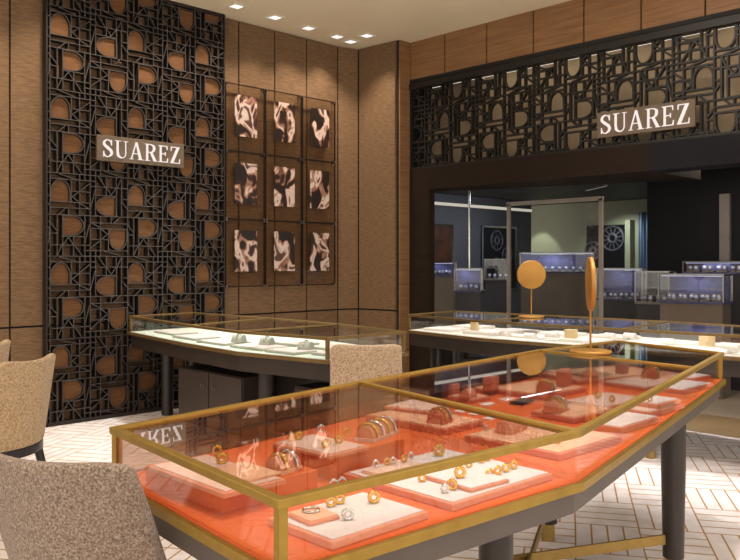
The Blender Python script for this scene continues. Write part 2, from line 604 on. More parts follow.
def clip(p, q, x0, y0, x1, y1):
    t0, t1 = 0.0, 1.0
    d = (q[0] - p[0], q[1] - p[1])
    for pp, qq in ((-d[0], p[0] - x0), (d[0], x1 - p[0]), (-d[1], p[1] - y0), (d[1], y1 - p[1])):
        if abs(pp) < 1e-12:
            if qq < 0:
                return None
            continue
        r = qq / pp
        if pp < 0:
            t0 = max(t0, r)
        else:
            t1 = min(t1, r)
    if t1 - t0 < 0.02:
        return None
    return ((p[0] + d[0] * t0, p[1] + d[1] * t0), (p[0] + d[0] * t1, p[1] + d[1] * t1))


def fret(mb, u, x0, z0, rect, P, nrm, w, depth):
    """pinwheel fret tiles of cell size u from origin (x0, z0), cut to rect; P maps (s, z) to space"""
    sx0, sz0, sx1, sz1 = rect
    for i in range(int((sx0 - x0) // (2 * u)) - 1, int((sx1 - x0) // (2 * u)) + 2):
        for j in range(int((sz0 - z0) // (2 * u)) - 1, int((sz1 - z0) // (2 * u)) + 2):
            for (cx, cy, r) in TILE:
                for (a, b) in MOT:
                    a2, b2 = ROT[r](*a), ROT[r](*b)
                    p = (x0 + (2 * i + cx + a2[0]) * u, z0 + (2 * j + cy + a2[1]) * u)
                    q = (x0 + (2 * i + cx + b2[0]) * u, z0 + (2 * j + cy + b2[1]) * u)
                    c = clip(p, q, *rect)
                    if c:
                        jit = random.uniform(-0.0015, 0.0015)
                        mb.bar(P(*c[0], jit), P(*c[1], jit), w, depth, nrm)


U = 0.369
scr = thing('fretwork_screen', 'tall dark geometric fretwork screen with arch openings covering the left wall', 'screen', (3.87, 7.0, 0))
rect1 = (2.925, 0.03, 4.765, CZ - 0.02)
mb = MB()
fret(mb, U, 2.950, 0.026, rect1, lambda s, z, j: (s, 7.056 + j, z), (0, 1, 0), 0.0085, 0.066)
mb.build('fretwork', 'fret_dark', scr)
mb = MB()
fret(mb, U, 2.950, 0.026, rect1, lambda s, z, j: (s, 7.0215 + j, z), (0, 1, 0), 0.0065, 0.003)
mb.build('lit_front_face', 'fret_lit_face', scr)  # bar fronts in a lighter grey: their lit look is put into the colour
for i in range(-1, 3):
    for j in range(-1, 6):
        for (cx, cy, ro) in TILE:
            pl = [ROT[ro](*a) for a in arch]
            pl = [(2.950 + (2 * i + cx + a) * U, 0.026 + (2 * j + cy + b) * U) for a, b in pl]
            pl = [(min(max(a, rect1[0]), rect1[2]), min(max(b, rect1[1]), rect1[3])) for a, b in pl]
            if max(a for a, b in pl) - min(a for a, b in pl) > 0.03 and max(b for a, b in pl) - min(b for a, b in pl) > 0.03:
                MB().slab(pl, (0, 7.050, 0), (1, 0, 0), (0, 0, 1), (0, 1, 0), 0.006).build('arch_panel', 'arch_wood', scr)
fr = MB()
for x in (2.92, 4.772):
    fr.bar((x, 7.055, 0.0), (x, 7.055, CZ - 0.005), 0.014, 0.08, (0, 1, 0))
for z in (0.02, CZ - 0.015):
    fr.bar((2.92, 7.055, z), (4.77, 7.055, z), 0.03, 0.08, (0, 1, 0))
fr.build('frame', 'fret_dark', scr)
scr2 = thing('fretwork_screen', 'long black fretwork screen over the shop front opening, lit from behind', 'screen', (WX, 3.7, 2.53))
mb = MB()
fret(mb, U, 2.871, 2.474, (0.9, 2.545, 6.39, 3.515), lambda s, z, j: (WX + 0.035 + j, s, z), (1, 0, 0), 0.016, 0.045)
mb.build('fretwork', 'fret_black', scr2)
fr = MB()
fr.bar((WX + 0.01, 0.9, 2.54), (WX + 0.01, 6.40, 2.54), 0.026, 0.05, (1, 0, 0))
fr.bar((WX + 0.01, 0.9, 3.497), (WX + 0.01, 6.40, 3.497), 0.066, 0.08, (1, 0, 0))
fr.bar((WX + 0.01, 6.388, 2.54), (WX + 0.01, 6.388, 3.53), 0.024, 0.05, (1, 0, 0))
fr.build('frame', 'fret_black', scr2)

# ------------------------------------------------------------------ lettering, drawn stroke by stroke (cap height 1)


def rectp(x0, y0, x1, y1):
    return [(x0, y0), (x1, y0), (x1, y1), (x0, y1)]


def ribbon(pts, ws):
    """one quad per step of a stroke with changing width"""
    out = []
    n = len(pts)
    L, R = [], []
    for i in range(n):
        a, b = pts[max(i - 1, 0)], pts[min(i + 1, n - 1)]
        dx, dy = b[0] - a[0], b[1] - a[1]
        l = math.hypot(dx, dy) or 1
        nx, ny = -dy / l, dx / l
        w = ws[i] / 2
        L.append((pts[i][0] + nx * w, pts[i][1] + ny * w))
        R.append((pts[i][0] - nx * w, pts[i][1] - ny * w))
    for i in range(n - 1):
        out.append([L[i], R[i], R[i + 1], L[i + 1]])
    return out


def smooth(ctrl, n=8):
    """Catmull-Rom through (x, y, w)"""
    P, W = [], []
    c = [ctrl[0]] + ctrl + [ctrl[-1]]
    for i in range(1, len(c) - 2):
        for k in range(n):
            t = k / n
            q = []
            for d in range(3):
                a, b, e, f = c[i - 1][d], c[i][d], c[i + 1][d], c[i + 2][d]
                q.append(0.5 * (2 * b + (e - a) * t + (2 * a - 5 * b + 4 * e - f) * t * t + (3 * b - a - 3 * e + f) * t ** 3))
            P.append((q[0], q[1]))
            W.append(q[2])
    P.append(ctrl[-1][:2])
    W.append(ctrl[-1][2])
    return ribbon(P, W)


TH, TN, SF = 0.10, 0.034, 0.028
GLY = {
    'S': (0.56, smooth([(0.49, 0.70, .03), (0.46, 0.87, .05), (0.28, 0.985, .05), (0.10, 0.88, .10), (0.09, 0.70, .13), (0.28, 0.53, .15), (0.46, 0.37, .14), (0.48, 0.16, .11), (0.28, 0.015, .05), (0.10, 0.10, .05), (0.05, 0.31, .03)]) + [rectp(.475, .68, .505, .99), rectp(.035, .01, .065, .33)]),
    'U': (0.74, [rectp(.10, .28, .10 + TH, 1), rectp(.0, 1 - SF, .34, 1), rectp(.60, .28, .60 + TN, 1), rectp(.50, 1 - SF, .74, 1)] + smooth([(.1675, .32, TH), (.19, .14, .12), (.38, .02, .06), (.57, .12, TN), (.6225, .32, TN)])),
    'A': (0.76, [[(.34, 1.02), (.39, 1.02), (.10, 0), (.05, 0)], [(.33, 1.02), (.42, 1.02), (.70, 0), (.55, 0)], rectp(.17, .32, .56, .36), rectp(-.02, 0, .20, SF), rectp(.46, 0, .79, SF)]),
    'R': (0.70, [rectp(.08, 0, .08 + TH, 1), rectp(0, 0, .31, SF), rectp(0, 1 - SF, .30, 1)] + smooth([(.2, .98, .045), (.36, .975, .05), (.52, .90, .10), (.55, .76, .13), (.50, .60, .10), (.36, .525, .05), (.2, .52, .045)]) + [[(.30, .52), (.44, .52), (.69, 0), (.54, 0)], rectp(.50, 0, .74, SF)]),
    'E': (0.60, [rectp(.08, 0, .08 + TH, 1), rectp(0, 0, .55, .045), rectp(0, .955, .53, 1), rectp(.15, .49, .42, .535), [(.50, 0), (.56, 0), (.58, .26), (.555, .26)], [(.49, 1), (.54, 1), (.545, .76), (.525, .76)], rectp(.40, .40, .43, .63)]),
    'Z': (0.62, [rectp(.05, .955, .58, 1), rectp(.02, 0, .60, .045), [(.41, .96), (.57, .96), (.19, .04), (.03, .04)], [(.05, 1), (.09, 1), (.07, .74), (.045, .74)], [(.56, 0), (.60, 0), (.615, .28), (.59, .28)]]),
}


def sign(label, org, ux, un, width, height, cap, text_w):
    """signboard with six raised lit letters; org is the lower left corner of the face"""
    org, ux, un = Vector(org), Vector(ux), Vector(un)
    uz = Vector((0, 0, 1))
    t = thing('shop_sign', label, 'sign', tuple(org + ux * width / 2))
    MB().frame(org - un * 0.03, ux * width, uz * height, un * 0.03).build('signboard', 'sign_board', t, bevel=0.003)
    raw = sum(GLY[c][0] for c in 'SUAREZ') + 5 * 0.13
    sc = text_w / raw
    x = (width - text_w) / 2
    y = (height - cap) / 2
    for c in 'SUAREZ':
        w, polys = GLY[c]
        m = MB()
        for p in polys:
            m.slab([(x + a * sc, y + b * cap) for a, b in p], org + un * 0.001, ux, uz, un, 0.012)
        m.build('letter', 'sign_letters', t)
        x += (w + 0.13) * sc
    return t


sign('brown signboard with white SUAREZ letters mounted on the left wall screen', (3.352, 6.95, 2.375), (1, 0, 0), (0, -1, 0), 0.90, 0.235, 0.16, 0.80)
sign('brown signboard with white SUAREZ letters hung on the shop front screen', (6.89, 3.945, 2.625), (0, -1, 0), (-1, 0, 0), 0.94, 0.24, 0.175, 0.855)

# ------------------------------------------------------------------ nine glass picture panels
colx = [(4.805, 5.305), (5.325, 5.825), (5.845, 6.335)]
rowz = [(2.62, 3.325), (1.905, 2.61), (1.19, 1.895)]
PICT = [['close-up of a face behind raised pale hands', 'pale folded cloth and crossed hands', 'white sculptural hand shape on the left and plain black right'],
        ['white sleeve at the left edge and dark stripes at right', 'pale hands over a black lower half', 'white top half and dark fingers below'],
        ['white diagonal arm across black', 'pale bent arm shaped like an arch', 'black shape at top left of a mostly white ground']]
RN, CN = ['top', 'middle', 'bottom'], ['left', 'centre', 'right']
k = 0
for r, (z0, z1) in enumerate(rowz):
    for c, (x0, x1) in enumerate(colx):
        k += 1
        print_material(k)
        xm, zm = (x0 + x1) / 2, (z0 + z1) / 2
        t = thing('glass_picture', 'glass picture panel with a monochrome print, %s row, %s column, on the brown wall' % (RN[r], CN[c]), 'picture', (xm, 7.05, z0), 'nine glass picture panels on the left wall')
        MB().box((xm, 7.045, zm), (x1 - x0 - 0.012, 0.008, z1 - z0 - 0.012)).build('glass_pane', 'pane_bronze', t)
        b = MB()
        for x in (x0, x1):
            b.bar((x, 7.045, z0), (x, 7.045, z1), 0.010, 0.014, (0, 1, 0))
        for z in (z0, z1):
            b.bar((x0, 7.045, z), (x1, 7.045, z), 0.010, 0.014, (0, 1, 0))
        b.build('frame', 'dark_bronze_wood', t)
        MB().box((xm, 7.033, zm + 0.025), (0.285, 0.008, 0.435)).build('photo_print', 'photo_print_%d' % k, t, origin=(xm, 7.033, zm))
        for (x, z) in ((x0 + 0.006, z0 + 0.006), (x1 - 0.006, z0 + 0.006), (x0 + 0.006, z1 - 0.006), (x1 - 0.006, z1 - 0.006)):
            MB().box((x, 7.065, z), (0.016, 0.07, 0.016)).build('standoff', 'steel', t)
for o in bpy.data.objects:      # prints carry their own origin: place them back in the panel
    if o.name.startswith('photo_print') and o.parent:
        o.location = Vector(o['org']) - Vector(o.parent['org'])

# ------------------------------------------------------------------ recessed ceiling spots along the left wall
ORD = ['first', 'second', 'third', 'fourth', 'fifth', 'sixth']
for i, (x, y) in enumerate([(4.70, 6.70), (5.20, 6.72), (5.70, 6.77), (6.15, 6.80), (6.40, 6.84), (6.36, 6.53)]):
    t = thing('recessed_downlight', '%s square recessed ceiling spotlight from the left above the picture wall' % ORD[i], 'ceiling light', (x, y, CZ), 'recessed spots above the picture wall')
    f = MB()
    h = 0.075
    for s in (-1, 1):
        f.box((x + s * (h - 0.009), y, CZ - 0.006), (0.018, 2 * h, 0.012))
        f.box((x, y + s * (h - 0.009), CZ - 0.006), (2 * h - 0.036, 0.018, 0.012))
    f.build('trim_ring', 'fixture_white', t)
    MB().box((x, y, CZ - 0.003), (2 * h - 0.04, 2 * h - 0.04, 0.006)).build('lens', 'lamp_lens', t)

# ================================================================== DISPLAY CASES


def V3(p, z):
    return (p[0], p[1], z)


def inset(poly, d):
    """move each edge of a CCW polygon inwards by d"""
    n = len(poly)
    out = []
    for i in range(n):
        a, b, c = Vector(poly[i - 1]), Vector(poly[i]), Vector(poly[(i + 1) % n])
        e1, e2 = (b - a).normalized(), (c - b).normalized()
        n1, n2 = Vector((-e1.y, e1.x)), Vector((-e2.y, e2.x))
        m = (n1 + n2)
        m = m / max(m.dot(n1), 0.3)
        out.append(b + m * d)
    return out


def case(label, outline, sections, posts, legs, deck, apron, zt=0.95, zd=0.80, apron_h=0.11, frame_mat='brass', leg_mat='leg_bronze',
         leg_r=(0.055, 0.047), smoke=(), foot=True, bar_w=0.026, first_pane='pane_clear'):
    """outline CCW (x, y); sections = lists of outline/extra points, one top pane each"""
    ctr = sum((Vector(p) for p in outline), Vector((0, 0))) / len(outline)
    t = thing('display_case', label, 'display case', (ctr.x, ctr.y, 0))
    n = len(outline)
    fr = MB()
    hb = 0.020
    fr.ring(inset(outline, -bar_w / 2), inset(outline, bar_w / 2), zt - hb, zt)
    done = set()
    for s in sections:
        for i in range(len(s)):
            a, b = s[i], s[(i + 1) % len(s)]
            key = tuple(sorted((tuple(a), tuple(b))))
            on_edge = any({tuple(a), tuple(b)} == {tuple(outline[j]), tuple(outline[(j + 1) % n])} for j in range(n))
            if key in done or on_edge:
                continue
            done.add(key)
            a, b = Vector(a), Vector(b)
            e_ = (b - a).normalized() * bar_w * 0.45
            fr.bar(V3(a + e_, zt - hb / 2), V3(b - e_, zt - hb / 2), bar_w, hb - 0.001)
    fr.build('top_frame', frame_mat, t, bevel=0.0015)
    for s in sections:
        MB().prism([tuple(p) for p in inset(s, 0.008)], zt - 0.0095, zt - 0.0055).build('top_pane', first_pane if s is sections[0] else 'pane_clear', t)
    for i in range(n):
        a, b = Vector(outline[i]), Vector(outline[(i + 1) % n])
        d = (b - a).normalized() * 0.004
        nrm = Vector((-d.y, d.x)).normalized() * 0.006
        MB().bar(V3(a + d + nrm, (zd + zt - hb) / 2), V3(b - d + nrm, (zd + zt - hb) / 2), 0.006, zt - hb - zd - 0.002).build('side_pane', 'pane_smoke' if i in smoke else 'pane_clear', t)
    ip = inset(outline, 0.006)
    for i in posts:
        p = ip[i]
        MB().box((p.x, p.y, (zd + zt - hb) / 2), (0.022, 0.022, zt - hb - zd), math.atan2(outline[i][1] - outline[i - 1][1], outline[i][0] - outline[i - 1][0])).build('post', frame_mat, t)
    rim = MB()
    rim.ring(inset(outline, -0.022), inset(outline, -0.004), zd - 0.028, zd - 0.002)
    rim.build('bottom_rim', frame_mat, t, bevel=0.0015)
    MB().prism([tuple(p) for p in inset(outline, -0.004)], zd - 0.03, zd).build('deck', deck, t)
    MB().prism([tuple(p) for p in inset(outline, 0.010)], zd - 0.035 - apron_h, zd - 0.03).build('apron', apron, t)
    for (x, y) in legs:
        zt2 = zd - 0.035 - apron_h
        zf = 0.09 if foot else 0.0
        l = MB().lathe([(leg_r[1], zf), (leg_r[0], zt2 * 0.75), (leg_r[0], zt2)], (x, y, 0), 24).build('leg', leg_mat, t)
        if foot:
            MB().lathe([(0.036, 0.0), (0.033, zf)], (x, y, 0), 20).build('foot', 'brass_satin', l)
    return t


# ---- front case: boat-shaped, three top panes
A, B, C, G, D, H, E, Fp = (1.156, 2.283), (1.058, 1.35), (2.119, 1.278), (3.80, 1.655), (4.525, 1.823), (4.72, 2.56), (3.91, 2.60), (2.336, 2.44)
out1 = [B, C, G, D, H, E, Fp, A]
case1 = case('large glass-topped brass display case with bright orange lining in the foreground', out1,
             [[B, C, Fp, A], [C, G, E, Fp], [G, D, H, E]], posts=(0, 3, 4, 7), legs=[(2.07, 1.54), (3.60, 1.670), (3.61, 2.35), (2.42, 2.22)],
             deck='orange_felt', apron='apron', apron_h=0.065, smoke=(4, 5, 6), first_pane='pane_mirror_tilt')
st = MB()
st.bar((2.07, 1.54, 0.175), (3.61, 2.35, 0.175), 0.012, 0.045)
st.bar((2.42, 2.22, 0.176), (3.60, 1.670, 0.176), 0.012, 0.045)
st.build('stretcher', 'brass_satin', case1)

# ---- case along the left wall, pale lining
a0, a1, a2, a3, a4, a5, a6, a7 = (3.67, 6.94), (3.48, 5.60), (3.42, 4.85), (3.55, 4.02), (4.26, 3.98), (4.40, 4.85), (4.42, 5.80), (4.36, 6.95)
case2 = case('long glass display case with pale mint lining in front of the dark fretwork wall', [a0, a1, a2, a3, a4, a5, a6, a7],
             [[a0, a1, a6, a7], [a1, a2, a5, a6], [a2, a3, a4, a5]], posts=(0, 3, 4, 7), legs=[(3.98, 6.80), (3.71, 4.90), (4.14, 4.30), (4.2, 6.7)],
             deck='mint_felt', apron='apron_dark', frame_mat='brass_dark', foot=False, leg_mat='apron_dark', leg_r=(0.06, 0.055))

MB().box((4.27, 5.45, 0.33), (0.03, 2.6, 0.66)).build('modesty_panel', 'apron_dark', case2)

# ---- case along the shop front, white lining
b0, b1, b2, b3, b4, b5, b6, b7 = (6.42, 5.30), (5.66, 5.24), (5.52, 4.25), (5.60, 3.00), (5.78, 1.20), (6.45, 1.20), (6.58, 3.10), (6.52, 4.25)
case3 = case('long glass display case with white lining standing along the shop front opening', [b0, b1, b2, b3, b4, b5, b6, b7],
             [[b0, b1, b2, b7], [b2, b3, b6, b7], [b3, b4, b5, b6]], posts=(0, 1, 4, 5), legs=[(5.85, 5.05), (6.25, 5.05), (5.75, 3.75), (6.2, 3.75), (5.66, 2.80), (6.3, 3.1), (6.05, 1.45)],
             deck='white_felt', apron='apron_dark', frame_mat='brass_dark', leg_mat='apron_dark')
MB().box((5.9, 5.03, 0.32), (0.30, 0.03, 0.64)).build('end_panel', 'apron_dark', case3)

# ================================================================== TRAYS AND JEWELLERY


def rect_px(L, Fc, R, z):
    l, f, r = at(*L, z), at(*Fc, z), at(*R, z)
    e1, e2 = f - l, r - f
    a1 = math.atan2(e1.y, e1.x)
    a2 = math.atan2(e2.y, e2.x) - PI / 2
    while a2 - a1 > PI:
        a2 -= 2 * PI
    while a2 - a1 < -PI:
        a2 += 2 * PI
    ang = (a1 * e1.length + a2 * e2.length) / (e1.length + e2.length)
    c = (l + r) / 2
    return c, e1.length, e2.length, ang


def tray(label, L, Fc, R, z0, h, base, pad=None, group=None, margin=0.010, name='display_tray', cat='tray', world=None):
    if world:
        c, w, d, ang = Vector(world[0]), world[1], world[2], world[3]
    else:
        c, w, d, ang = rect_px(L, Fc, R, z0 + h)
    t = thing(name, label, cat, (c.x, c.y, z0), group, local=True, rz=ang)
    MB().box((0, 0, h / 2), (w, d, h)).build('base', base, t, bevel=0.003)
    if pad:
        MB().box((0, 0, h + 0.0015), (w - 2 * margin, d - 2 * margin, 0.004)).build('pad', pad, t, bevel=0.0015)
    return t, c, ang, z0 + h + (0.0035 if pad else 0)


def block(label, px, z0, s, mat, rz=0.15, name='display_block', cat='display block', group=None, world=None):
    c = Vector(world) if world else at(*px, z0)
    t = tag(MB().box((0, 0, s[2] / 2), s).build(name, mat, None, bevel=0.003), label, cat, group)
    t.location = (c.x, c.y, z0)
    t.rotation_euler = (0, 0, rz)
    return t


def pillow(label, px, z0, length, r, rz, mat, base_mat=None, group=None, bands=0, band_mat='gold', band_label=None, bh=0.012):
    """half-round bracelet cushion on a plinth; bangles around it are things of their own"""
    c = at(*px, z0)
    t = thing('bracelet_pillow', label, 'display pillow', (c.x, c.y, z0), group, local=True, rz=rz)
    m = MB()
    n = 16
    prof = [(r * math.cos(a * PI / n), bh + r * 1.08 * math.sin(a * PI / n)) for a in range(n + 1)]
    m.slab([(p[0], p[1]) for p in prof], (-length / 2, 0, 0), (0, 1, 0), (0, 0, 1), (1, 0, 0), length)
    m.build('cushion', mat, t, bevel=0.002)
    MB().box((0, 0, bh / 2), (length + 0.008, 2 * r + 0.006, bh)).build('plinth', base_mat or mat, t, bevel=0.0015)
    for i in range(bands):
        x = (i - (bands - 1) / 2) * length / max(bands, 1)
        rr = r + 0.004
        pts = [(x, rr * math.cos(a * PI / 12), bh + 0.003 + rr * 1.08 * math.sin(a * PI / 12)) for a in range(13)]
        b = thing('bangle', band_label % ORD[i] if '%s' in band_label else band_label, 'bracelet', (c.x, c.y, z0), (label + ' bangles')[:60], local=True, rz=rz)
        MB().tube(pts, 0.0048, 8).build('band', band_mat if i % 2 == 0 else 'silver', b)
    return t


# rings: one prototype of each metal, then copies
def ring_proto(metal, stone):
    t = thing('ring', '', 'ring', (0, 0, 0), None, local=True)
    R = 0.0105
    MB().tube([(R * math.cos(a * PI / 10), 0, R + 0.0025 + R * math.sin(a * PI / 10)) for a in range(20)], 0.0046, 8, True).build('band', metal, t)
    MB().lathe([(0.0015, 0.0), (0.0046, 0.003), (0.0036, 0.005), (0.0012, 0.0055)], (0, 0, 2 * R + 0.003), 8, smooth=False).build('stone', stone, t)
    return t


PROTO = {}


def ring(label, px, z, metal='gold', rz=-0.45, group=None, scale=1.0):
    c = at(*px, z)
    if metal not in PROTO:
        PROTO[metal] = ring_proto(metal, 'gem' if metal == 'silver' else 'gold')
        r = PROTO[metal]
    else:
        r = copy_tree(PROTO[metal])
    r.location = (c.x, c.y, z)
    r.rotation_euler = (0, 0, rz)
    r.scale = (scale,) * 3
    r['label'] = label
    if group:
        r['group'] = group
    elif 'group' in r:
        del r['group']
    return r


def bangle_flat(label, px, z, R, r, mat):
    c = at(*px, z)
    o = MB().tube([(R * math.cos(a * PI / 16), R * math.sin(a * PI / 16), r) for a in range(32)], r, 8, True).build('bangle', mat)
    o.location = (c.x, c.y, z)
    return tag(o, label, 'bracelet')


ZD = 0.80
# ---- near section, on felt risers
rz1 = 0.852
c, w, d, an = rect_px((160, 466), (222, 497), (303, 470), rz1)
r1 = tag(MB().box((0, 0, 0.026), (w, d, 0.052)).build('display_riser', 'orange_felt'), 'low orange felt riser under the blush tray at the near left end of the case', 'riser')
r1.location, r1.rotation_euler = (c.x, c.y, ZD), (0, 0, an)
_, _, _, zt1 = tray('blush tray on the orange riser nearest the left end of the foreground case', (160, 466), (222, 497), (274, 479), rz1, 0.014, 'tray_coral', 'pad_blush')
tray('small peach raised pad on the near left blush tray', (219, 468), (246, 482), (272, 472), zt1, 0.008, 'pad_peach', name='raised_pad', cat='tray')
ring('gold hoop ring standing at the back of the near left blush tray', (217, 455), zt1, scale=1.1)
ring('gold hoop ring standing in the middle of the near left blush tray', (222, 464), zt1, scale=1.2)
pillow('short coral bracelet pillow with two bangles beside the near left blush tray', (283, 471), rz1, 0.085, 0.032, 0.18, 'tray_coral', 'pad_peach', bands=2, band_mat='gold', band_label='%s bangle from the left on the short two-bangle pillow')
rz2 = 0.868
c, w, d, an = rect_px((275, 444), (330, 458), (402, 439), rz2)
r2 = tag(MB().box((0, 0, 0.034), (w, d, 0.068)).build('display_riser', 'orange_felt'), 'taller orange felt riser under the earring tray and the four-bangle pillow', 'riser')
r2.location, r2.rotation_euler = (c.x, c.y, ZD), (0, 0, an)
_, _, _, zt3 = tray('blush tray of small earrings on the taller orange riser', (276, 443), (330, 457), (366, 446), rz2, 0.012, 'tray_coral', 'pad_blush')
for i, (p, mt) in enumerate([((292, 442), 'gold'), ((299, 440), 'gold'), ((326, 448), 'gold'), ((339, 444), 'gold'), ((321, 433), 'silver'), ((347, 436), 'gold')]):
    ring(['gold hoop at the left end of the earring tray', 'second gold hoop from the left end of the earring tray', 'gold hoop near the front corner of the earring tray', 'gold hoop right of the front corner of the earring tray', 'silver ring at the back of the earring tray', 'gold hoop beside the four-bangle pillow'][i], p, zt3, mt)
pillow('coral bracelet pillow with four bangles in a row on the taller orange riser', (377, 437), rz2, 0.17, 0.034, 0.30, 'tray_coral', 'pad_blush', bands=4, band_label='%s bangle from the left on the four-bangle pillow')
o = MB().lathe([(0.030, 0), (0.031, 0.003), (0.030, 0.006), (0.0, 0.0065)], (0, 0, 0), 28).build('round_pad', 'pad_blush')
c = at(287, 490, ZD)
o.location = (c.x, c.y, ZD)
tag(o, 'flat round blush pad lying on the orange felt near the front corner', 'display pad')
# front trays seen through the front pane
_, _, _, z7 = tray('wide white-topped blush tray in the front corner of the orange case', (282, 518), (331, 547), (414.6, 511), ZD, 0.020, 'tray_coral', 'pad_white')
_, _, _, z7b = tray('raised peach pad with a silver bangle on the front corner tray', (291, 513), (309, 524), (336, 515), z7, 0.010, 'tray_coral', 'pad_peach', margin=0.004, name='raised_pad')
bangle_flat('silver bangle lying flat on the raised pad of the front corner tray', (311, 511), z7b, 0.020, 0.003, 'silver')
ring('gold ring on the front corner tray behind the silver bangle, left one of the pair', (331, 507), z7, scale=1.0)
ring('gold ring on the front corner tray behind the silver bangle, right one of the pair', (340, 504), z7, scale=1.0)
ring('silver ring standing alone at the front of the front corner tray', (348, 520), z7, 'silver', scale=1.1)
ring('gold ring standing alone on the right half of the front corner tray', (374, 503), z7, scale=1.2)
ring('silver ring at the back edge of the front corner tray, left one', (334, 489), z7, 'silver')
ring('silver ring at the back edge of the front corner tray, right one', (342, 487), z7, 'silver')
_, _, _, z5 = tray('large white-topped blush tray of gold rings at the middle of the front edge', (362, 473), (454, 510), (534, 473), ZD, 0.020, 'tray_coral', 'pad_white')
_, _, _, z5b = tray('raised white pad in the right half of the large gold ring tray', (430, 476), (471, 491), (504, 479), z5, 0.010, 'tray_coral', 'pad_white', margin=0.004, name='raised_pad')
tray('raised blush pad in the back left of the large gold ring tray', (366, 471), (392, 480), (428, 466), z5, 0.006, 'pad_peach', 'pad_blush', margin=0.004, name='raised_pad')
for i, p in enumerate([(490, 478), (498, 475), (506, 472), (514, 469)]):
    ring('%s gold ring in the row of four at the ring tray\'s right edge' % ORD[i], p, z5, rz=-0.3, group='row of four gold rings')
ring('tall gold ring on the raised white pad of the ring tray', (460, 478), z5b, scale=1.25)
ring('small gold ring at the back of the raised white pad', (469, 468), z5b, scale=0.8)
ring('gold ring of a pair behind the raised white pad, left one', (481, 463), z5, scale=0.9)
ring('gold ring of a pair behind the raised white pad, right one', (487, 461), z5, scale=0.9)
ring('gold ring at the front corner of the large ring tray', (452, 490), z5, scale=1.1, rz=-1.0)
ring('silver ring beside the gold ring at the front corner of the large ring tray', (445, 493), z5, 'silver', scale=0.9)
ring('gold ring lying behind the brass rail at the left of the large ring tray', (422, 482), z5, scale=0.9)
ring('tall gold ring standing at the back corner of the large ring tray', (439, 456), z5, scale=1.4)
for i, p in enumerate([(376, 467), (387, 465), (393, 464), (404, 462), (411, 459)]):
    ring('%s ring in the row along the back of the large ring tray' % ORD[i], p, z5 + 0.01, 'gold' if i % 2 else 'silver', scale=0.8, group='back row of rings')

# ---- middle and far sections
TS = 0.024
T = {}


def tr(key, label, L, Fc, R, z0=ZD, h=TS, base='tray_terracotta', pad='pad_peach'):
    T[key] = tray(label, L, Fc, R, z0, h, base, pad)
    return T[key]


tr('s1', 'terracotta tray with a half-round pillow behind the four bangles', (373, 415), (446, 431), (476, 420))
tray('upper peach pad on the terracotta tray behind the four bangles', (390, 406), (430, 413), (452, 404), T['s1'][3], 0.014, 'tray_coral', 'pad_blush', name='raised_pad')
pillow('terracotta half-round pillow on the tray behind the four bangles', (440, 422), T['s1'][3], 0.085, 0.035, 0.25, 'tray_terracotta', bands=2, band_label='%s bangle on the half-round pillow behind the four bangles')
tr('s2', 'long peach tray with a pillow at the front bend of the case', (476, 435), (562, 457), (610, 436))
pillow('long coral pillow on the tray at the front bend of the case', (511, 431), T['s2'][3], 0.13, 0.032, 0.18, 'tray_coral')
ring('silver stud standing at the left end of the tray at the front bend', (486, 431), T['s2'][3], 'silver', scale=0.8)
ring('gold ring at the right end of the tray at the front bend', (558, 444), T['s2'][3], scale=0.8)
block('terracotta cube stand left of the small pillow near the back rail', (451, 396), ZD, (0.07, 0.06, 0.062), 'tray_terracotta')
tr('s5', 'small terracotta tray with a little pillow beside the cube stand', (458, 396), (472, 401), (480, 396), h=0.018)
pillow('little coral pillow on the small tray beside the cube stand', (468, 397), T['s5'][3], 0.07, 0.026, 0.2, 'tray_coral')
tr('s5b', 'small terracotta tray under the tall cube near the back rail', (474, 386), (489, 392), (500, 387), h=0.018)
block('tall terracotta cube on the small tray near the back rail', (491, 390), T['s5b'][3], (0.075, 0.05, 0.068), 'tray_terracotta')
tr('s6', 'wide terracotta tray with pillow and cube near the back rail', (499, 388), (544, 397), (577, 387))
pillow('half-round terracotta pillow at the right of the wide back tray', (546, 392), T['s6'][3], 0.07, 0.036, 0.25, 'tray_terracotta', bands=2, band_label='%s bangle on the half-round pillow of the wide back tray')
block('square terracotta block at the right end of the wide back tray', (564, 386), T['s6'][3], (0.085, 0.05, 0.085), 'tray_terracotta')
tr('s7', 'terracotta tray with a half-round pillow in the middle of the case', (541, 411), (575, 420), (606, 409))
pillow('half-round coral pillow on the tray in the middle of the case', (556, 411), T['s7'][3], 0.11, 0.036, 0.22, 'tray_coral', bands=2, band_label='%s bangle on the half-round pillow in the middle of the case')
tr('s8', 'blush tray with two gold rings in front of the gold mirror', (578, 401), (609, 410), (633, 398), pad='pad_blush')
ring('left gold ring on the blush tray in front of the gold mirror', (598, 398), T['s8'][3], scale=1.1)
ring('right gold ring on the blush tray in front of the gold mirror', (612, 402), T['s8'][3], scale=1.1)
tr('s9', 'flat blush tray right of the gold mirror base', (621, 382), (650, 390), (666, 381), h=0.018, pad='pad_blush')
tr('s10', 'blush tray carrying a second smaller tray near the right front rail', (626, 408), (653, 414.5), (674, 403), pad='pad_blush')
t10 = tray('smaller blush tray stacked on the tray near the right front rail', (637, 401), (659, 406), (673, 399), T['s10'][3], 0.018, 'tray_coral', 'pad_white')
ring('gold ring on the stacked smaller blush tray', (650, 402), t10[3], scale=0.9)
tr('s11', 'white-topped blush tray behind the front rail, right of the bend', (600, 423), (624, 430.5), (647, 416.5), pad='pad_white')
tr('s13', 'white-topped tray nearest the far right corner of the orange case', (662, 387), (687, 392), (703, 383), pad='pad_white', h=0.02)
tr('s14', 'long terracotta tray along the back rail under the mirror', (562, 373), (574, 383), (640, 372))
block('small terracotta block on the long tray under the mirror', (622, 373), T['s14'][3], (0.08, 0.05, 0.06), 'tray_terracotta')
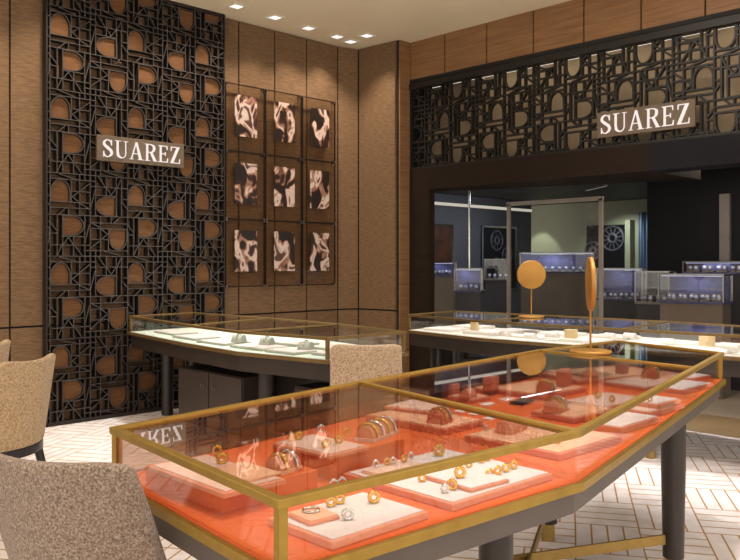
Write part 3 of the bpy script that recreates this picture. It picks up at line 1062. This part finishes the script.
pillow('half-round pillow on the long tray under the mirror', (590, 377), T['s14'][3], 0.08, 0.032, 0.2, 'tray_terracotta')
tr('s15', 'low peach tray under a round pillow at the far end', (640, 376), (664, 381), (684, 375), h=0.015)
pillow('round terracotta pillow at the far end of the orange case', (651, 378), T['s15'][3], 0.09, 0.04, 0.3, 'tray_terracotta', bands=2, band_label='%s bangle on the round pillow at the far end')
tr('s16', 'small blush tray in the far right corner by the brass post', (676, 376.5), (692, 380), (703, 375), h=0.018, pad='pad_white')
for i, p in enumerate([(463, 411), (477, 413.5), (492, 418), (487.5, 404), (507, 399)]):
    tray(['leftmost white card of the three behind the pillow tray', 'middle white card of the three behind the pillow tray', 'rightmost white card of the three behind the pillow tray', 'white card lying in front of the small pillow', 'white card lying right of the tall cube'][i],
         None, None, None, ZD, 0.003, 'card', None, 'white cards on the orange felt', name='price_card', cat='card', world=(at(*p, ZD), 0.075, 0.045, 0.05))
tdk = tray('dark smoky tray between the white card and the half-round pillow', None, None, None, ZD, 0.012, 'lens_dark', 'lens_dark', world=(at(522, 403, ZD), 0.13, 0.07, 0.2))

# ---- round gold table mirrors


def mirror(label, x, y, z0, R, zc, rz, base_r):
    t = thing('table_mirror', label, 'mirror', (x, y, z0), None, local=True, rz=rz)
    MB().lathe([(base_r, 0), (base_r, 0.008), (base_r * 0.94, 0.012), (0.012, 0.014), (0.0, 0.0142)], (0, 0, 0), 40).build('base', 'mirror_gold', t)
    MB().tube([(0, 0, 0.012), (0, 0, zc - z0 - R + 0.01)], 0.006, 12).build('stem', 'mirror_gold', t)
    h = zc - z0
    d = MB().lathe([(0.0, -0.012), (R - 0.006, -0.012), (R, -0.009), (R, 0.009), (R - 0.004, 0.012), (0.0, 0.012)], (0, 0, h), 48, axis='x').build('disc', 'mirror_gold', t)
    MB().lathe([(0.0, 0.0122), (R - 0.008, 0.0122), (R - 0.008, 0.0135), (0.0, 0.0135)], (0, 0, h), 40, axis='x').build('mirror_glass', 'silver', d)
    return t


mirror('round gold table mirror facing away, on the white-lined case', 6.18, 4.20, 0.95, 0.130, 1.335, 0.72, 0.115)
mirror('round gold table mirror seen edge-on, standing on the orange case', 4.0, 2.33, 0.95, 0.150, 1.328, math.radians(-53), 0.115)
for o in bpy.data.objects:
    if o.name.startswith('mirror_glass'):
        o['label'] = 'mirror face'

# ---- pale trays in the case along the left wall
zc2 = 0.80
for i, (x_, y_, w_, d_, a_) in enumerate([(3.86, 6.45, .24, .42, -.1), (3.74, 5.92, .24, .40, -.06), (3.68, 5.42, .26, .40, -.02), (3.66, 4.92, .26, .40, .02), (3.64, 4.52, .22, .32, .06), (3.78, 4.20, .26, .22, .08), (4.02, 4.95, .24, .34, 0), (4.02, 4.48, .24, .32, .05)]):
    tray(['pale grey-green tray at the far left end of the mint-lined case', 'second pale tray from the left end of the mint-lined case', 'third pale tray from the left end of the mint-lined case',
          'pale tray under a round pillow in the middle of the mint-lined case', 'flat pale tray along the front pane of the mint-lined case', 'pale tray in the front right corner of the mint-lined case',
          'small pale tray behind the middle pillow of the mint-lined case', 'small pale tray behind the right pillow of the mint-lined case'][i],
         None, None, None, zc2, 0.018, 'tray_grey', 'pad_white', 'pale trays in the mint-lined case', world=((x_, y_), w_, d_, a_))
for i, (p, zz) in enumerate([((239, 342), .8215), ((267, 344.5), .8215), ((306, 349.5), .8215)]):
    pillow(['left grey-green round pillow in the mint-lined case', 'middle grey-green round pillow in the mint-lined case', 'right grey-green round pillow in the mint-lined case'][i],
           p, zz, 0.09, 0.042, -1.2, 'tray_grey', bands=1, band_label=['silver bangle on the left grey-green pillow', 'silver bangle on the middle grey-green pillow', 'silver bangle on the right grey-green pillow'][i], band_mat='silver')
# ---- white trays in the shop front case
k = 0
for (x0, ys_) in ((5.84, (4.95, 4.45, 3.95, 3.45, 2.95, 2.45, 1.95)), (6.22, (4.9, 4.4, 3.9, 3.4, 2.9, 2.4, 1.9))):
    for y0 in ys_:
        k += 1
        row = 'front' if x0 < 6 else 'back'
        i7 = ['first', 'second', 'third', 'fourth', 'fifth', 'sixth', 'seventh'][(k - 1) % 7]
        tray('white tray, %s from the left in the %s row of the white-lined case' % (i7, row), None, None, None, 0.80, 0.016 + 0.006 * (k % 3), 'tray_white', 'card',
             'white trays in the shop front case', world=((x0 + 0.02 * (k % 2), y0), 0.26, 0.34, 0.05 * (k % 3 - 1)))
for i, (p, s) in enumerate([((474.5, 331), (0.05, 0.06, 0.10)), ((571, 338), (0.07, 0.09, 0.07)), ((707, 346), (0.07, 0.10, 0.075))]):
    block(['cream stand at the left end of the white-lined case', 'cream stand in the middle of the white-lined case behind the gold mirror', 'cream stand at the right of the white-lined case'][i],
          p, 0.826, s, 'cream_box', 0.1)
for i, p in enumerate([(505, 336), (530, 338), (552, 337), (610, 338), (630, 338), (668, 344), (733, 350)]):
    pillow('white round pillow, %s from the left in the white-lined case' % ['first', 'second', 'third', 'fourth', 'fifth', 'sixth', 'seventh'][i], p, 0.83, 0.10, 0.028, 1.3 + 0.2 * (i % 3), 'tray_white', group='white pillows in the shop front case')

# ---- low cabinet under the left case
cb = thing('safe_cabinet', 'low brown two-door cabinet under the mint-lined case', 'cabinet', (4.05, 6.05, 0))
MB().box((4.02, 5.94, 0.255), (0.26, 0.98, 0.49)).build('body', 'cabinet', cb, bevel=0.004)
for i, y in enumerate((6.187, 5.693)):
    dr = MB().box((3.882, y, 0.255), (0.016, 0.478, 0.47)).build('door', 'cabinet', cb, bevel=0.002)
    yh = 5.94 + (0.09 if i == 0 else -0.09)
    MB().tube([(3.868, yh + 0.022 * math.cos(a * PI / 10), 0.37 + 0.022 * math.sin(a * PI / 10)) for a in range(20)], 0.004, 8, True).build('ring_handle', 'steel', dr)
cb2 = thing('safe_cabinet', 'low dark cabinet under the right end of the mint-lined case', 'cabinet', (4.05, 4.75, 0))
MB().box((4.02, 4.58, 0.26), (0.26, 0.40, 0.50)).build('body', 'cabinet', cb2, bevel=0.004)
d2 = MB().box((3.882, 4.58, 0.26), (0.016, 0.38, 0.47)).build('door', 'cabinet', cb2, bevel=0.002)
MB().tube([(3.868, 4.70 + 0.02 * math.cos(a * PI / 10), 0.37 + 0.02 * math.sin(a * PI / 10)) for a in range(20)], 0.004, 8, True).build('ring_handle', 'steel', d2)
cb3 = thing('safe_cabinet', 'low dark cabinet under the white-lined case', 'cabinet', (6.15, 4.4, 0))
MB().box((6.17, 4.4, 0.27), (0.36, 0.9, 0.54)).build('body', 'cabinet', cb3, bevel=0.004)
for y in (4.62, 4.18):
    d3 = MB().box((5.982, y, 0.27), (0.016, 0.43, 0.50)).build('door', 'cabinet', cb3, bevel=0.002)
    MB().tube([(5.968, 4.4 + (y - 4.4) * 0.4 + 0.02 * math.cos(a * PI / 10), 0.38 + 0.02 * math.sin(a * PI / 10)) for a in range(20)], 0.004, 8, True).build('ring_handle', 'steel', d3)

# ================================================================== CHAIRS


def chair(label, x, y, face, fabric, top=0.90, wt=0.52, wb=0.47, scoop=0.035, wing=0.07, rec=0.12, flare=0.12):
    """upholstered dining chair; local +x is the way it faces, origin on the floor under the seat"""
    t = thing('upholstered_chair', label, 'chair', (x, y, 0), 'upholstered chairs', local=True, rz=face)
    z0 = 0.40
    nu, nv = 12, 9
    m = MB()

    def P(u, v, inner):
        w = wb + (wt - wb) * v
        edge = 1.0
        zt_ = top - scoop * (1 - u * u) + 0.0
        # rounded shoulders
        zt_ -= 0.018 * max(0, abs(u) - 0.8) / 0.2 * (1 if v > .9 else 0)
        z = z0 + (zt_ - z0) * v
        th = 0.066 - 0.020 * v
        yy = u * (w / 2 - (0.012 if inner else 0.0))
        xx = -0.20 - rec * v + (wing + flare * (1 - v)) * u * u + (th if inner else 0.0)
        return (xx, yy, z)
    us = [-1, -.93, -.8, -.6, -.4, -.2, 0, .2, .4, .6, .8, .93, 1]
    vs_ = [0, .04, .2, .4, .6, .8, .93, 1]
    nu, nv = len(us), len(vs_)
    pts = []
    for inner in (False, True):
        for v in vs_:
            for u in us:
                pts.append(P(u, v, inner))
    I = lambda s, i, j: s * nu * nv + j * nu + i
    fs = []
    for j in range(nv - 1):
        for i in range(nu - 1):
            fs.append((I(0, i, j), I(0, i, j + 1), I(0, i + 1, j + 1), I(0, i + 1, j)))
            fs.append((I(1, i, j), I(1, i + 1, j), I(1, i + 1, j + 1), I(1, i, j + 1)))
    for i in range(nu - 1):
        fs.append((I(0, i, 0), I(0, i + 1, 0), I(1, i + 1, 0), I(1, i, 0)))
        fs.append((I(0, i, nv - 1), I(1, i, nv - 1), I(1, i + 1, nv - 1), I(0, i + 1, nv - 1)))
    for j in range(nv - 1):
        fs.append((I(0, 0, j), I(1, 0, j), I(1, 0, j + 1), I(0, 0, j + 1)))
        fs.append((I(0, nu - 1, j), I(0, nu - 1, j + 1), I(1, nu - 1, j + 1), I(1, nu - 1, j)))
    m.add(pts, fs, True)
    m.build('backrest', fabric, t, subsurf=2)
    foot_ = [(-0.195 + (wing + flare) * u * u, u * wb / 2) for u in us]
    fr_ = [(0.24, wb / 2 * 0.92), (0.24, -wb / 2 * 0.92)]
    MB().prism([(x_ + 0.02, y_ * 0.95) for x_, y_ in foot_] + fr_, 0.385, 0.50).build('seat', fabric, t, bevel=0.02)
    MB().prism(foot_ + [(0.235, wb / 2 * 0.9), (0.235, -wb / 2 * 0.9)], 0.352, 0.402).build('seat_rail', 'black_wood', t)
    for sx in (-1, 1):
        for sy in (-1, 1):
            MB().tube([((0.19 if sx > 0 else -0.125), sy * 0.165, 0.36), (0.0 + sx * 0.215, sy * 0.18, 0.0)], [0.026, 0.017], 8).build('leg', 'black_wood', t)
    return t


chair('mottled beige upholstered chair back in the near left corner beside the orange case', 1.078, 2.158, math.radians(21.8), 'boucle_mixed', top=0.965, scoop=0.012, wt=0.56, wb=0.54)
chair('rose-beige upholstered chair seen from behind at the end of the mint-lined case', 3.62, 3.72, math.radians(45), 'boucle_rose', top=0.950, scoop=0.010, wing=0.03, wt=0.45, wb=0.47, flare=0.02, rec=0.06)
chair('tan upholstered chair on black legs at the left edge in front of the fretwork wall', 1.725, 4.785, math.radians(123.7), 'boucle_tan', top=0.92, scoop=0.025, flare=0.03, rec=0.05, wing=0.06, wb=0.50)
chair('tan upholstered chair farthest left, mostly hidden behind the other tan chair', 1.78, 5.64, math.radians(123.7), 'boucle_tan', top=0.94, scoop=0.025, flare=0.03, rec=0.05, wing=0.06, wb=0.50)

# ================================================================== THE MALL AND THE SHOP ACROSS IT
struct(MB().box((10.6, 3.6, 2.60), (6.6, 14, 0.06)).build('ceiling_mall', 'dark_ceiling'))
struct(MB().box((9.9, 8.65, 1.285), (5.5, 0.10, 2.57)).build('wall_far_left', 'charcoal_wall'))
struct(MB().box((13.6, 4.5, 1.285), (0.1, 12.0, 2.57)).build('wall_far', 'sage_wall'))
struct(MB().box((9.6, 2.4, 1.285), (0.14, 4.72, 2.57)).build('wall_far_right', 'black_panel'))
struct(MB().box((9.49, 3.78, 1.12), (0.06, 0.115, 2.24)).build('trim_4', 'grey_metal'))
# strip light along the charcoal wall
sl = thing('strip_light', 'long bright strip light along the charcoal wall of the shop across', 'strip light', (10.9, 8.58, 2.40))
MB().box((10.75, 8.578, 2.40), (3.7, 0.045, 0.06)).build('housing', 'grey_metal', sl)
MB().box((10.75, 8.553, 2.40), (3.7, 0.006, 0.048)).build('diffuser', 'led_strip_far', sl)
for i, (x, y, rz) in enumerate([(9.0, 6.4, -0.25), (9.6, 5.4, 0.5), (10.8, 6.2, 0.9), (10.4, 4.3, 0.7)]):
    t = thing('linear_light', ['slim linear ceiling light nearest the jamb in the dark shop', 'slim linear ceiling light left of the screen frame', 'slim linear ceiling light above the framed screen', 'short bright ceiling light right of the framed screen'][i], 'ceiling light', (x, y, 2.57), 'linear lights in the shop across', local=True, rz=rz)
    MB().box((0, 0, -0.012), (0.8 if i < 3 else 0.3, 0.04, 0.024)).build('housing', 'grey_metal', t)
    MB().box((0, 0, -0.026), (0.78 if i < 3 else 0.28, 0.03, 0.004)).build('diffuser', 'led_strip_far' if i == 3 else 'led_dim', t)
# posters on the charcoal wall


def gear_poster(label, org, ux, un, w, h, gears, frame_mat, ground='poster_black', border=0.03):
    org, ux, un = Vector(org), Vector(ux), Vector(un)
    uz = Vector((0, 0, 1))
    t = thing('wall_poster', label, 'poster', tuple(org + ux * w / 2))
    MB().frame(org + un * 0.002, ux * w, uz * h, un * 0.025).build('print', ground, t)
    b = MB()
    for (x0, y0, x1, y1) in ((0, 0, w, border), (0, h - border, w, h), (0, border, border, h - border), (w - border, border, w, h - border)):
        b.frame(org + ux * x0 + uz * y0 + un * 0.02, ux * (x1 - x0), uz * (y1 - y0), un * 0.02)
    b.build('frame', frame_mat, t)
    for (gx, gy, gr, sp_) in gears:
        g = MB()
        c = org + ux * gx * w + uz * gy * h + un * 0.029
        g.tube([c + ux * gr * math.cos(a * PI / 16) + uz * gr * math.sin(a * PI / 16) for a in range(32)], gr * 0.07 + 0.004, 6, True)
        g.tube([c + ux * gr * .35 * math.cos(a * PI / 10) + uz * gr * .35 * math.sin(a * PI / 10) for a in range(20)], gr * 0.10 + 0.004, 6, True)
        for q in range(sp_):
            a = q * 2 * PI / sp_ + 0.2
            dv = ux * math.cos(a) + uz * math.sin(a)
            g.bar(c + dv * gr * .4, c + dv * gr, gr * 0.07 + 0.004, 0.008, un)
        g.build('gear', 'poster_line', t)
    return t


gear_poster('silver-framed dark gear poster nearest the jamb on the charcoal wall', (9.42, 8.60, 0.95), (1, 0, 0), (0, -1, 0), 0.92, 1.12, [(.62, .25, .13, 6)], 'silver', 'poster_rust')
gear_poster('silver-framed black gear poster right of the metal pole on the charcoal wall', (11.12, 8.60, 0.95), (1, 0, 0), (0, -1, 0), 1.02, 1.13, [(.42, .78, .17, 8), (.72, .55, .14, 7), (.40, .42, .10, 6), (.7, .25, .08, 5)], 'silver')
gear_poster('large frameless gear poster on the pale wall right of the framed screen', (13.545, 7.95, 0.9), (0, -1, 0), (-1, 0, 0), 0.80, 1.23, [(.66, .80, .22, 12), (.16, .62, .16, 8), (.18, .25, .12, 8)], 'poster_black')
# pole
po = thing('metal_pole', 'slender bright metal pole in front of the charcoal wall', 'pole', (9.30, 7.40, 0))
MB().tube([(9.30, 7.40, 0.02), (9.30, 7.40, 2.57)], 0.016, 12).build('shaft', 'silver', po)
MB().lathe([(0.07, 0), (0.07, 0.02), (0.02, 0.03)], (9.30, 7.40, 0), 20).build('base_plate', 'grey_metal', po)
# framed glass screen
fs_ = thing('framed_screen', 'tall grey metal framed glass screen behind the two gold mirrors', 'screen', (8.6, 5.53, 0))
b = MB()
b.bar((8.6, 6.19, 0), (8.6, 6.19, 2.2), 0.045, 0.035, (1, 0, 0))
b.bar((8.6, 4.87, 0), (8.6, 4.87, 2.2), 0.045, 0.035, (1, 0, 0))
b.bar((8.6, 6.22, 2.2), (8.6, 4.84, 2.2), 0.035, 0.05, (0, 0, 1))
b.build('frame', 'frame_grey', fs_)
MB().box((8.6, 5.53, 1.09), (0.01, 1.25, 2.14)).build('glass_pane', 'pane_clear', fs_)
# hanging striped blue cloth on the pale wall at right
cl = MB()
pts = [(13.45 + 0.03 * math.sin(i * 1.9), 6.88 - i * 0.02) for i in range(17)]
cl.prism(pts + [(p[0] + 0.03, p[1]) for p in reversed(pts)], 1.2, 2.33)
tag(cl.build('striped_curtain', 'blue_cloth'), 'blue striped curtain hanging beside the black panel', 'curtain')
# pale pilaster near the poster
struct(MB().box((13.46, 7.05, 1.1), (0.18, 0.1, 2.2)).build('trim_5', 'sage_wall'))


def showcase(label, x, y, rz, w, d, z1, z2, base, lit=None, items=0, group='glass showcases of the shop across', shelf=False, grp='watches'):
    t = thing('glass_showcase', label, 'showcase', (x, y, 0), group, local=True, rz=rz)
    MB().box((0, 0, z1 / 2), (d - 0.04, w - 0.04, z1)).build('base', base, t)
    MB().box((0, 0, z1 + 0.012), (d, w, 0.024)).build('deck', 'blue_velvet' if lit else 'grey_metal', t)
    fr_ = MB()
    for sx in (-1, 1):
        for sy in (-1, 1):
            fr_.bar((sx * (d / 2 - .008), sy * (w / 2 - .008), z1 + 0.02), (sx * (d / 2 - .008), sy * (w / 2 - .008), z2), 0.014, 0.014, (1, 0, 0))
        fr_.bar((sx * (d / 2 - .008), -w / 2, z2 - .007), (sx * (d / 2 - .008), w / 2, z2 - .007), 0.014, 0.014)
        fr_.bar((-d / 2, sx * (w / 2 - .008), z2 - .0075), (d / 2, sx * (w / 2 - .008), z2 - .0075), 0.014, 0.014)
    fr_.build('frame', 'steel', t)
    MB().box((0, 0, (z1 + .024 + z2 - .014) / 2), (d - 0.03, w - 0.03, z2 - z1 - 0.04)).build('glass_box', 'pane_clear', t)
    if lit:
        MB().box((d / 2 - 0.03, 0, (z1 + z2) / 2), (0.01, w - 0.06, z2 - z1 - 0.07)).build('back_panel', 'blue_velvet', t)
        MB().box((-d / 2 + 0.03, 0, z2 - 0.022), (0.008, w - 0.06, 0.006)).build('led_strip', lit, t)
        light('showcase_light', 'AREA', Vector((x, y, z2 - 0.03)), (x, y, 0), 2.2 if w > 1 else 0.7, (0.66, 0.70, 1.0), 0.15, size_y=0.3)
    if shelf:
        MB().box((0, 0, (z1 + z2) / 2), (d - 0.06, w - 0.05, 0.008)).build('shelf', 'pane_clear', t)
    c, s = math.cos(rz), math.sin(rz)
    for i in range(items):
        v = -w / 2 + 0.08 + (w - 0.16) * i / max(items - 1, 1)
        u_ = -0.06 + 0.05 * (i % 2)
        px_, py_ = x + c * u_ - s * v, y + s * u_ + c * v
        wt_ = copy_tree(WATCH) if WATCH_USED[0] else WATCH
        WATCH_USED[0] = True
        wt_.location = (px_, py_, z1 + 0.024)
        wt_.rotation_euler = (0, 0, rz)
        wt_.scale = (1.35,) * 3
        wt_['label'] = 'watch on a stand in the ' + label
        wt_['group'] = 'watches in the ' + label
    return t


WATCH = thing('watch', '', 'watch', (0, 0, 0), None, local=True)
MB().slab([(-.02, 0), (.03, 0), (.012, .055), (0.0, .06)], (0, -0.018, 0), (1, 0, 0), (0, 0, 1), (0, 1, 0), 0.036).build('stand', 'grey_metal', WATCH)
MB().lathe([(0.0, -.004), (.018, -.004), (.018, .004), (0.0, .004)], (-0.016, 0, 0.034), 16, axis='x').build('dial', 'watch_face', WATCH)
WATCH_USED = [False]
showcase('blue-lit showcase nearest the jamb', 8.85, 7.55, 0.6, 0.42, 0.36, 1.236, 1.45, 'taupe_base', 'led_blue', 6, shelf=True)
showcase('square showcase behind the metal pole base', 8.31, 6.62, 0.6, 0.36, 0.34, 1.06, 1.37, 'dark_base', 'led_blue', 4, shelf=True)
showcase('low showcase left of the screen frame', 10.6, 7.85, 0.6, 0.42, 0.36, 1.16, 1.50, 'dark_base', None, 4)
showcase('long blue-lit showcase behind the screen', 10.9, 6.95, 0.6, 1.12, 0.45, 1.28, 1.60, 'taupe_base', 'led_blue', 10, shelf=True)
showcase('showcase right of the screen frame', 9.75, 5.22, 0.3, 0.58, 0.36, 0.95, 1.37, 'dark_base', 'led_blue', 7, shelf=True)
showcase('square showcase before the black panel', 9.22, 4.50, 0.2, 0.40, 0.34, 0.95, 1.34, 'dark_base', None, 4, shelf=True)
showcase('wide showcase in front of the black panel', 8.72, 3.80, 0.1, 0.70, 0.34, 1.0, 1.32, 'taupe_base', 'led_blue', 10, shelf=True)
showcase('upper showcase by the grey column', 9.37, 3.84, 0.0, 0.74, 0.13, 1.31, 1.46, 'dark_base', 'led_blue', 8)

# ================================================================== LIGHT
W = bpy.data.worlds.new('world')
S.world = W
W.use_nodes = True
bg = W.node_tree.nodes['Background']
bg.inputs[0].default_value = (1.0, 0.92, 0.80, 1)
bg.inputs[1].default_value = 1.75
WARM = (1, 0.84, 0.66)
# wall-washing recessed spots (their lenses are modelled above)
for x, y in [(4.70, 6.70), (5.20, 6.72), (5.70, 6.77), (6.15, 6.80)]:
    light('wall_washer', 'SPOT', (x, y, CZ - 0.02), (x, y + 0.16, 0), 60, WARM, 0.04, 95, 0.8)
light('wall_washer', 'SPOT', (6.36, 6.53, CZ - 0.02), (6.62, 6.6, 0), 60, WARM, 0.04, 95, 0.8)
for x in (-0.4, 0.6, 1.6, 2.2, 3.0, 3.6, 4.2):
    light('wall_washer', 'SPOT', (x, 6.62, CZ - 0.02), (x, 6.95, 0), 60, WARM, 0.04, 95, 0.8)
# downlights over the cases
for (x, y) in [(1.6, 1.8), (2.6, 1.9), (3.6, 2.1), (4.5, 2.2)]:
    light('case_downlight', 'SPOT', (x, y, CZ - 0.03), (x, y, 0), 150 if x < 2 else 205, (1, 0.94, 0.90), 0.06, 55, 0.7)
for (x, y) in [(3.9, 4.4), (3.9, 5.4), (3.9, 6.3)]:
    light('case_downlight', 'SPOT', (x, y, CZ - 0.03), (x, y, 0), 250, (0.97, 1.0, 0.96), 0.06, 55, 0.7)
for (x, y) in [(6.0, 5.0), (6.0, 4.0), (6.0, 3.0), (6.0, 2.0)]:
    light('case_downlight', 'SPOT', (x, y, CZ - 0.03), (x, y, 0), 220, (1, 0.98, 0.95), 0.06, 55, 0.7)
# unseen soft fill under the ceiling; no light panels are modelled
for (x, y) in [(1.0, 0.0), (1.6, 4.6), (4.8, 0.6), (5.0, 3.2)]:
    light('ceiling_fill', 'AREA', (x, y, CZ - 0.05), (x, y, 0), 32, (1, 0.90, 0.80), 1.0)
light('far_wall_spot', 'SPOT', (13.0, 8.9, 2.5), (13.6, 9.0, 0.9), 40, (0.9, 1.0, 0.78), 0.04, 60, 0.3)
light('far_wall_spot', 'SPOT', (12.6, 7.0, 2.5), (13.5, 7.1, 1.0), 60, (0.92, 1.0, 0.88), 0.04, 100, 0.6)
light('mall_fill', 'AREA', (8.3, 3.6, 2.52), (8.3, 3.6, 0), 16, (1, 0.88, 0.74), 0.8)  # unseen area light added to brighten the dim mall side
light('mall_fill', 'AREA', (10.5, 7.2, 2.52), (10.5, 7.9, 0), 30, (0.88, 0.92, 1.0), 0.8)  # cool unseen area light added to brighten the charcoal wall
